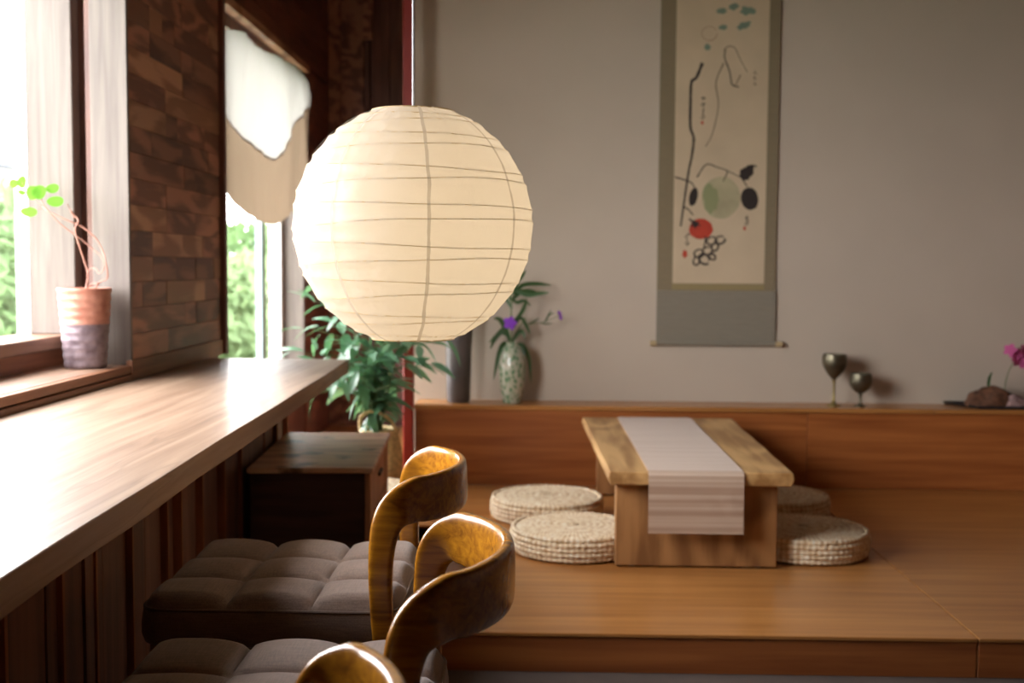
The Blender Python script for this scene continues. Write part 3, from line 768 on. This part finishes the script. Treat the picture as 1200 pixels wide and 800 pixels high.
N.l(ramp(N, mm.outputs[0], [(.12, lin((86, 132, 92))), (.24, lin((176, 180, 156))), (.5, lin((206, 200, 180)))]), N.b.inputs['Base Color']); M['grnvase'] = N.m
v2 = empty('flower_vase', (-.112, 5.245, LZt), label='small pale green patterned vase holding long leaves and purple flowers', cat='vase')
lathe('vase_body', [(0, 0), (.042, 0), (.044, .008), (.046, .02), (.060, .08), (.066, .15), (.060, .21), (.044, .25), (.028, .268), (.030, .278), (.024, .278), (.022, .262), (.05, .2), (.05, .03), (0, .02)], M['grnvase'], v2, 40, caps=False)
def strap_leaf(parent, pts, wd, mat, name='leaf'):
    P_ = catmull(pts, 5); bm = bmesh.new(); prev = None; n = len(P_)
    for i, p in enumerate(P_):
        T = (P_[min(i+1, n-1)]-P_[max(i-1, 0)]).normalized(); s = T.cross(Vector((0, 1, .25))).normalized(); t = i/(n-1)
        hw = wd*(sin(pi*min(1, .12+t*.88))**.7)*.5+.0004; m_ = p+Vector((0, .004*sin(pi*t), 0))
        cur = [bm.verts.new(p+s*hw), bm.verts.new(m_), bm.verts.new(p-s*hw)]
        if prev: bm.faces.new((prev[0], prev[1], cur[1], cur[0])); bm.faces.new((prev[1], prev[2], cur[2], cur[1]))
        prev = cur
    return fin(bm, name, mat, parent, smooth=True, angle=80)
random.seed(21)
def vp(px, py, dy=0): # metres in the vase frame
    return (-.115+.112+(px-600)*.00392, dy, .749-LZt-(py-402)*.00391)
fb = empty('cut_flowers', (-.112, 5.245, LZt), label='spray of long narrow leaves with purple flowers standing in green vase', cat='plant')
tube('stem', catmull([vp(600, 440), vp(600, 400, -.01), vp(599, 370, -.02), vp(600, 350, -.01), vp(603, 325)], 4), .003, M['stem'], fb)
tube('stem', catmull([vp(601, 402), vp(608, 385, .01), vp(616, 372, 0)], 4), .0022, M['stem'], fb)
tube('stem', catmull([vp(616, 380), vp(632, 378, .01), vp(645, 374, .01), vp(655, 369, 0)], 4), .0014, M['stem'], fb)
LV = [((600, 405), (590, 403), (584, 420), (579, 445)), ((601, 405), (612, 404), (620, 420), (623, 450)), ((602, 404), (608, 404), (613, 414), (614, 440)),
      ((598, 395), (588, 390), (580, 398), (574, 410)), ((599, 382), (590, 385), (580, 395), (573, 402)), ((600, 380), (608, 370), (614, 360), (617, 348)), ((601, 385), (610, 372), (618, 384), (621, 392)),
      ((600, 362), (592, 350), (584, 352), (578, 362)), ((600, 355), (594, 340), (590, 335), (586, 338)), ((601, 350), (610, 342), (622, 341), (634, 346)), ((602, 345), (612, 334), (628, 332), (646, 334)), ((602, 342), (606, 330), (612, 322), (616, 316)),
      ((600, 350), (606, 354), (614, 352), (622, 358)), ((600, 345), (595, 330), (600, 320), (604, 312)), ((603, 340), (618, 345), (632, 343), (643, 342)), ((598, 400), (592, 384), (586, 374), (578, 372)), ((601, 400), (606, 392), (612, 388), (616, 398))]
for pts in LV:
    dy = random.uniform(-.05, .05); strap_leaf(fb, [vp(p[0], p[1], dy*i/3) for i, p in enumerate(pts)], random.uniform(.014, .024), M['grassleaf'])
for pts in (((640, 375), (644, 368), (650, 366)), ((638, 377), (642, 370), (646, 362)), ((634, 378), (640, 379), (648, 378)), ((620, 379), (626, 376), (632, 372))):
    strap_leaf(fb, [vp(*p) for p in pts], .006, M['grassleaf'])
def flower(parent, c, r, mat, n=5, tilt=(1.2, 0, 0), name='flower', seedv=0):
    bm = bmesh.new(); rot = Matrix.Rotation(tilt[2], 3, 'Z') @ Matrix.Rotation(tilt[0], 3, 'X') @ Matrix.Rotation(tilt[1], 3, 'Y')
    for k in range(n):
        a0 = 2*pi*k/n+seedv
        rows_ = []
        for i in range(5):
            t = i/4; rr = r*t; hw = r*.42*sin(pi*(.08+.78*t)); zz = r*(.25*t-.3*t*t); row = []
            for sgn in (-1, 0, 1):
                u, v_ = rr, sgn*hw
                row.append(bm.verts.new(Vector(c)+rot@Vector((u*cos(a0)-v_*sin(a0), u*sin(a0)+v_*cos(a0), zz+(.08*r if sgn else 0)))))
            rows_.append(row)
        for A, B in zip(rows_, rows_[1:]):
            for j in range(2): bm.faces.new((A[j], A[j+1], B[j+1], B[j]))
    return fin(bm, name, mat, parent, smooth=True, angle=80)
flower(fb, vp(598, 378, -.035), .032, M['purple'], 5, (1.3, 0, .2)); flower(fb, vp(656, 369, 0), .026, M['purple'], 5, (1.3, 0, 1.2)); 

M['pewter'] = plain('dark_pewter', lin((110, 104, 86)), .38, .85, noise_scale=20, amt=.25); M['brass'] = plain('dull_brass', lin((150, 134, 84)), .4, .85)
g1 = empty('goblet', (1.36, 5.235, LZt), label='taller dark metal goblet with a long thin stem on the ledge', cat='goblet', group='metal goblets on the ledge')
lathe('bowl', [(.004, .118), (.013, .125), (.032, .148), (.048, .174), (.0555, .197), (.056, .215), (.0525, .236), (.050, .236), (.052, .212), (.03, .155), (0, .135)], M['pewter'], g1, 36, caps=False)
lathe('stem', [(0, 0), (.034, 0), (.034, .003), (.018, .006), (.009, .014), (.0055, .03), (.005, .10), (.009, .119), (0, .119)], M['brass'], g1, 28, caps=False)
g2 = empty('goblet', (1.478, 5.225, LZt), label='shorter rounded metal goblet standing right of the tall one', cat='goblet', group='metal goblets on the ledge')
lathe('bowl', [(.004, .058), (.02, .063), (.038, .078), (.049, .10), (.052, .122), (.048, .150), (.0455, .150), (.048, .12), (.034, .08), (0, .068)], M['pewter'], g2, 36, caps=False)
lathe('stem', [(0, 0), (.030, 0), (.030, .003), (.016, .006), (.007, .014), (.006, .04), (.009, .059), (0, .059)], M['pewter'], g2, 28, caps=False)

M['black'] = plain('black_lacquer', lin((34, 36, 40)), .3, coat=.3)
tr = empty('tray', (2.3, 5.24, LZt), label='flat black tray at the right end of the ledge carrying driftwood', cat='tray')
bm = bmesh.new(); o_ = [(-.41, .10), (.36, .10), (.36, -.09), (-.32, -.09)]
for (z0_, z1_, s0, s1) in ((0, .004, 1, 1),):
    lo = [bm.verts.new((x*.97, y*.97, 0)) for x, y in o_]; hi = [bm.verts.new((x, y, .014)) for x, y in o_]; hi2 = [bm.verts.new((x*.96, y*.90, .004)) for x, y in o_]
    bm.faces.new(lo[::-1]); bm.faces.new(hi2)
    for i in range(4): j = (i+1) % 4; bm.faces.new((lo[i], lo[j], hi[j], hi[i])); bm.faces.new((hi[i], hi[j], hi2[j], hi2[i]))
fin(bm, 'tray_base', M['black'], tr)
M['drift'] = plain('driftwood_bark', lin((98, 64, 44)), .8, noise_scale=34, amt=.6, bump=.8)
def rock(name, loc, s, mat, lab, cat, seed, ridge=.4):
    bm = bmesh.new(); bmesh.ops.create_icosphere(bm, subdivisions=4, radius=1)
    for v in bm.verts:
        p = v.co.copy(); k = 1+ridge*noise.fractal(p*1.3+Vector((seed, 0, 0)), .8, 2.1, 4)
        v.co = Vector((p.x*s[0]*k, p.y*s[1]*k, max(-.0, p.z*k)*s[2]))
    o = fin(bm, name, mat, None, smooth=True, angle=60); o.location = loc; return tag(o, lab, cat)
rock('driftwood', (2.075, 5.23, LZt+.0045), (.125, .05, .085), M['drift'], 'brown humped piece of driftwood lying on the black tray', 'driftwood', 4.1, .22)
M['shell'] = plain('pinkish_stone', lin((140, 112, 108)), .7, noise_scale=40, amt=.35, bump=.5)
rock('ornamental_stone', (2.165, 5.185, LZt+.0045), (.055, .028, .045), M['shell'], 'small pinkish rough stone in front of the driftwood on the tray', 'stone', 7.7, .6)
op = empty('orchid', (2.19, 5.27, LZt+.006), label='pink orchid on a thin arching stem rising behind the stone', cat='orchid')
tube('stem', catmull([(-.03, -.015, 0), (-.045, -.01, .08), (-.02, 0, .17), (.03, 0, .235), (.10, 0, .26)], 5), .002, M['stem'], op)
strap_leaf(op, [(-.125, -.03, .06), (-.128, -.03, .10), (-.124, -.03, .13), (-.112, -.03, .155)], .014, M['grassleaf'])
tube('stem', [(-.125, -.03, 0), (-.127, -.03, .07)], .003, M['stem'], op)
for i, (x, z_, r) in enumerate(((-.03, .255, .03), (0, .235, .03), (.02, .215, .034), (-.005, .205, .026), (.055, .22, .036), (.05, .19, .03), (.085, .2, .032), (.035, .25, .03), (.09, .24, .03))):
    flower(op, (x, -.015+.01*(i % 3), z_), r, M['pink'], 5, (1.2+.2*(i % 2), 0, .4*(i % 4)-.6), 'flower', i)

# ------------------------------------------------------------------ basket plant in the nook
M['basket'] = plain('woven_basket', lin((222, 196, 148)), .8, noise_scale=60, amt=.3, bump=.6)
bk = empty('basket', (-.69, 4.975, .1115), label='round woven basket planter with a twisted loop handle behind the chest', cat='basket')
bm = bmesh.new(); rings = []; seg = 60
for i in range(26):
    t = i/25; z_ = .27*t; rb = .092+.012*sin(pi*t)-.03*max(0, t-.6)
    rings.append([bm.verts.new(((rb+.002*sin(i*pi)+.003*sin(k*pi*12/seg*5+i*pi))*cos(2*pi*k/seg), (rb+.002*sin(i*pi)+.003*sin(k*pi+i*pi))*sin(2*pi*k/seg), z_)) for k in range(seg)])
for A, B in zip(rings, rings[1:]):
    for k in range(seg): bm.faces.new((A[k], A[(k+1) % seg], B[(k+1) % seg], B[k]))
bm.faces.new(rings[0])
fin(bm, 'basket_body', M['basket'], bk, smooth=True, angle=80)
tube('rim', [(.081*cos(t*pi/18), .081*sin(t*pi/18), .27) for t in range(36)], .008, M['basket'], bk, 8, True)
tube('handle', catmull([(-.08, -.02, .27), (-.075, -.04, .33), (-.02, -.05, .36), (.04, -.04, .33), (.08, -.02, .27)], 6), .008, M['basket'], bk, 8)
lathe('soil', [(0, .25), (.078, .25)], plain('soil', lin((60, 44, 34)), .9, noise_scale=40, amt=.4), bk, 24, caps=False)
pl = empty('potted_plant', (-.69, 4.975, .37), label='bushy glossy green house plant spilling from the basket in the nook', cat='plant')
def leaf_mesh(L, W, bend, mat):
    bm = bmesh.new(); rows_ = []
    for i in range(7):
        t = i/6; hw = W*.5*sin(pi*(.04+.93*t**.9)); x = L*t; z_ = -bend*L*t*t
        rows_.append([bm.verts.new((x, -hw, z_+.12*hw)), bm.verts.new((x, 0, z_-.1*hw)), bm.verts.new((x, hw, z_+.12*hw))])
    for A, B in zip(rows_, rows_[1:]):
        for j in range(2): bm.faces.new((A[j], A[j+1], B[j+1], B[j]))
    me = bpy.data.meshes.new('leaf'); bmesh.ops.recalc_face_normals(bm, faces=bm.faces); bm.to_mesh(me); bm.free()
    me.polygons.foreach_set('use_smooth', [True]*len(me.polygons)); me.materials.append(mat); return me
lm = [leaf_mesh(.085, .030, .3, M['leaf']), leaf_mesh(.10, .034, .5, M['leaf']), leaf_mesh(.075, .028, .2, M['leaf2']), leaf_mesh(.11, .026, .6, M['leaf'])]
random.seed(17)
nleaf = 0
tips = []
for (tx, ty, tz) in ((-.36, -.1, .36), (-.30, .0, .60), (-.26, -.12, .22), (-.20, .05, .48), (-.12, -.1, .40), (-.04, 0, .50), (.04, -.1, .36), (.13, -.04, .32), (.22, -.08, .30), (.28, -.06, .42), (.10, .05, .46), (-.33, .06, .46),
                     (-.16, -.16, .26), (-.34, -.15, .16), (.0, -.16, .36), (.17, .04, .40), (-.24, .1, .68), (-.40, -.05, .25), (-.08, .1, .60), (-.28, -.18, .30), (-.05, -.18, .30), (.05, .12, .55)):
    mid = (tx*.35, ty*.3, tz*.6+.10)
    pts = catmull([(0, 0, -.08), (tx*.1, ty*.1, tz*.3), mid, (tx, ty, tz)], 6)
    tube('stem', pts, .0035, M['stem'], pl, 6, taper=(1.2, .4))
    n = len(pts)
    for q in range(13):
        t = .35+.65*q/12; p = pts[min(n-1, int(t*(n-1)))]
        o = link('leaf', random.choice(lm), pl); az = random.uniform(0, 2*pi) if q < 11 else math.atan2(ty, tx)
        s_ = random.uniform(.95, 1.4)
        o.matrix_local = Matrix.Translation(p+Vector((random.uniform(-.015, .015),)*3)) @ Matrix.Rotation(az, 4, 'Z') @ Matrix.Rotation(random.uniform(-.9, .7), 4, 'Y') @ Matrix.Rotation(random.uniform(-.6, .6), 4, 'X') @ Matrix.Scale(s_, 4)
        nleaf += 1

# ------------------------------------------------------------------ small pot on the window sill
PX, PY, PZ = -1.381, 3.46, .7865
N = NT('banded_pot_glaze'); N.b.inputs['Roughness'].default_value = .38; N.b.inputs['Metallic'].default_value = .15
tc = N.n('TexCoord'); sp = N.n('SeparateXYZ'); N.l(tc.outputs['Object'], sp.inputs[0])
nn = N.n('TexNoise'); nn.inputs['Scale'].default_value = 30; N.l(tc.outputs['Object'], nn.inputs['Vector'])
mr = N.n('MapRange'); mr.inputs[1].default_value = .133; mr.inputs[2].default_value = .137; N.l(sp.outputs[2], mr.inputs[0])
ca = ramp(N, nn.outputs[0], [(.3, lin((104, 88, 94))), (.7, lin((150, 134, 140)))]); cb_ = ramp(N, nn.outputs[0], [(.3, lin((164, 104, 86))), (.7, lin((196, 140, 120)))])
mx = N.n('Mix', data_type='RGBA'); N.l(mr.outputs[0], mx.inputs[0]); N.l(ca, mx.inputs[6]); N.l(cb_, mx.inputs[7]); N.l(mx.outputs[2], N.b.inputs['Base Color']); M['pot'] = N.m
pot = empty('plant_pot', (PX, PY, PZ), label='tall ribbed pot with copper band over grey, standing on the window sill', cat='pot')
prof = [(0, 0), (.058, 0), (.061, .004)]
for i in range(31):
    t = i/30; prof.append((.062+.017*t+.0016*sin(i*pi*.62), .006+.232*t))
prof += [(.080, .241), (.078, .244), (.074, .241), (.071, .20), (0, .19)]
lathe('pot_body', prof, M['pot'], pot, 48, caps=False, angle=70)
lathe('soil', [(0, .225), (.0735, .222)], bpy.data.materials['soil'], pot, 24, caps=False)
def sp_(px, py, dy=0):   # metres in the pot frame
    return ((px-99)*.00262, dy, .244-(py-335)*.00262)
sd = empty('sill_seedling', (PX, PY, PZ), label='sparse twisted seedling with bright round leaves growing in sill pot', cat='plant')
for pts, r in ((((100, 340), (102, 320), (99, 305), (95, 285), (91, 268), (93, 258), (88, 252), (84, 246)), .0028), (((110, 338), (116, 328), (124, 325), (128, 318), (126, 305), (122, 295), (112, 278), (98, 265), (82, 257), (62, 248), (50, 240)), .0026),
               (((102, 322), (104, 313), (112, 313), (118, 318), (124, 312), (120, 300), (108, 290), (92, 276), (70, 258), (54, 238), (50, 228)), .0020), (((50, 240), (40, 232), (34, 222), (30, 214)), .0016), (((62, 250), (54, 244), (46, 243)), .0014), (((88, 254), (82, 244), (80, 238)), .0014), (((99, 338), (106, 331), (114, 330)), .003)):
    tube('stem', catmull([sp_(a, b, .012*sin(i*1.3)) for i, (a, b) in enumerate(pts)], 5), r, M['twig'], sd, 7)
def round_leaf(c, rx, ry, tilt, rz):
    bm = bmesh.new(); cv = bm.verts.new((0, 0, -.001)); ring = [bm.verts.new((rx*cos(2*pi*i/20)*(1-.06*cos(2*pi*i/20)), ry*sin(2*pi*i/20), .002*cos(4*pi*i/20))) for i in range(20)]
    for i in range(20): bm.faces.new((cv, ring[i], ring[(i+1) % 20]))
    o = fin(bm, 'leaf', M['newleaf'], sd, smooth=True, angle=80)
    o.matrix_local = Matrix.Translation(c) @ Matrix.Rotation(rz, 4, 'Y') @ Matrix.Rotation(tilt, 4, 'X')
for px, py, a, b, tl, rz in ((28.5, 213, 5.5, 7, 1.5, .1), (19, 215, 5.5, 5, 1.4, .5), (50, 225, 8, 8, 1.4, .3), (43, 226, 8, 8, 1.5, .9), (63, 220, 8, 5.5, 1.3, -.1), (70, 235.5, 10, 6, 1.4, 0), (37, 247.5, 10, 5.5, 1.35, .1), (27, 225, 5, 3, 1.2, .3)):
    round_leaf(Vector(sp_(px, py, random.uniform(-.015, .01))), a*.00262, b*.00275, tl, rz)

# ------------------------------------------------------------------ draped cloth over window 2
M['cloth'] = translucent('cream_curtain_cloth', (.50, .48, .43, 1), (.27, .26, .24, 1), .5)
M['cloth_shaded'] = translucent('shaded_doubled_curtain_cloth', (.44, .34, .25, 1), (.13, .095, .065, 1), .5)  # shade of the doubled cloth put into a darker, less translucent beige
cl = empty('window_curtain', (WX+.02, 5.45, 2.08), label='cream cloth drape swagged across the far window', cat='curtain')
def interp(tab, u):
    P_ = tab
    for (a, va), (b, vb) in zip(P_, P_[1:]):
        if u <= b:
            k = P_.index((a, va)); h = b-a; t = (u-a)/h
            m0 = (vb-P_[k-1][1])/(b-P_[k-1][0]) if k > 0 else (vb-va)/h
            m1 = (P_[k+2][1]-va)/(P_[k+2][0]-a) if k+2 < len(P_) else (vb-va)/h
            return (2*t**3-3*t*t+1)*va+(t**3-2*t*t+t)*h*m0+(3*t*t-2*t**3)*vb+(t**3-t*t)*h*m1
    return P_[-1][1]
TOP = [(0, 2.045), (.12, 2.075), (.3, 2.06), (.55, 2.095), (.9, 2.105), (1, 2.03)]
UP = [(0, 1.70), (.09, 1.646), (.22, 1.60), (.37, 1.582), (.47, 1.597), (.63, 1.72), (.82, 1.86), (1, 1.95)]
LO = [(0, 1.41), (.08, 1.348), (.18, 1.31), (.32, 1.292), (.50, 1.298), (.69, 1.365), (.82, 1.44), (1, 1.58)]
NU, NV = 90, 40
def sheet(name, hi, lo, off, mat, amp, ph):
    bm = bmesh.new(); g = []
    for i in range(NU+1):
        u = i/NU; row = []; h_, l_ = interp(hi, u), interp(lo, u)
        for j in range(NV+1):
            v_ = j/NV; zz = h_+(l_-h_)*v_; dd = 2.08-zz
            cx_ = u-.42
            fold = amp*sin((u-.5)*30/(1+1.2*dd)+ph)*(.4+.6*sin(pi*min(1, dd*1.4+.1)))+.02*sin(pi*min(1, dd))*sin(pi*u)
            fold += .0035*sin(u*70+2*sin(zz*5)); fold += .008*noise.noise((u*10, zz*4, ph))+.016
            yy = 4.645+1.62*u-.16*cx_*dd*.5*(1 if u > .42 else .2)
            e_ = min(1, u/.15); e_ = e_*e_*(3-2*e_); row.append(bm.verts.new((off-.008*(1-e_)+fold*e_, yy-5.45, zz-2.08)))
        g.append(row)
    for i in range(NU):
        for j in range(NV): bm.faces.new((g[i][j], g[i+1][j], g[i+1][j+1], g[i][j+1]))
    return fin(bm, name, mat, cl, smooth=True, angle=80)
sheet('drape', TOP, UP, .0, M['cloth'], .008, 0)
o = sheet('swag_fold', [(a, v+.015) for a, v in UP], LO, -.006, M['cloth_shaded'], .009, 0)
o['label'] = 'lower fold coloured beige for shade, hanging in a curve'

# ------------------------------------------------------------------ outside
M['grass'] = plain('lawn', lin((96, 112, 84)), .9, noise_scale=3, amt=.2)
M['bush'] = translucent('garden_leaf', (.12, .20, .09, 1), (.16, .26, .10, 1), .4)
M['bush2'] = translucent('pale_garden_leaf', (.20, .29, .15, 1), (.24, .34, .15, 1), .4)
M['render'] = plain('white_house_render', (.8, .8, .78, 1), .8); M['roof'] = plain('grey_roof_tiles', lin((44, 50, 62)), .7)
g_ = box('garden_lawn', (-40, -8, -.4), (-1.75, 40, -.3), M['grass'], None, 0); tag(g_, 'bright green lawn seen outside through the windows', 'lawn', kind='stuff')
def shrub(loc, s, nl, mat, lab, seed, lsz=.09):
    random.seed(seed); r = empty('garden_shrub', loc, label=lab, cat='shrub', group=None)
    vs_, fs = [], []
    for i in range(nl):
        d = Vector((random.gauss(0, 1), random.gauss(0, 1), random.gauss(0, 1))).normalized(); k = random.uniform(.75, 1.05)+.15*noise.noise(d*2.5+Vector((seed, 0, 0)))
        p = Vector((d.x*s[0]*k, d.y*s[1]*k, s[2]*1.22+d.z*s[2]*k)); a = Vector((random.gauss(0, 1), random.gauss(0, 1), random.gauss(0, 1))).normalized(); b = a.cross(d+Vector((.01, .02, .5))).normalized()
        L = lsz*random.uniform(.6, 1.3); n_ = len(vs_)
        vs_ += [p-a*L, p+b*L*.35, p+a*L, p-b*L*.35]; fs.append((n_, n_+1, n_+2, n_+3))
    me = bpy.data.meshes.new('foliage'); me.from_pydata([tuple(v) for v in vs_], [], fs); o = link('foliage', me, r, mat); o['kind'] = 'stuff'
    tube('stem', [(0, 0, 0), (0, 0, s[2])], .05, bpy.data.materials['soil'], r, 8)
shrub((-4.5, 9.0, -.3), (1.0, 1.2, .90), 6000, M['bush'], 'green garden bush outside the left window, nearest the pane', 1)
shrub((-7.4, 14.2, -.3), (1.7, 1.8, 1.1), 7000, M['bush2'], 'pale garden bush farther off outside the left window', 2, .11)
shrub((-3.1, 12.2, -.3), (.95, 1.1, .66), 5000, M['bush2'], 'low pale green bush outside the far window, left of the white post', 3)
shrub((-4.2, 17.2, -.3), (1.3, 1.5, .9), 6000, M['bush'], 'darker green bush outside the far window, behind the low one', 4)
bh = empty('neighbour_house', (-10.5, 20, -.3), label='white neighbouring house with a grey roof beyond the garden', cat='house')
box('wall', (-4, -1.5, 0), (1.5, 2, 2.95), M['render'], bh, 0)
box('roof', (-4.3, -1.8, 2.955), (1.8, 2.3, 3.65), M['roof'], bh, 0)
pp_ = box('porch_post', (-1.79, 7.6, -.3), (-1.665, 7.75, 2.9), M['render'], None, .005); tag(pp_, 'white porch post just outside the far window', 'post')
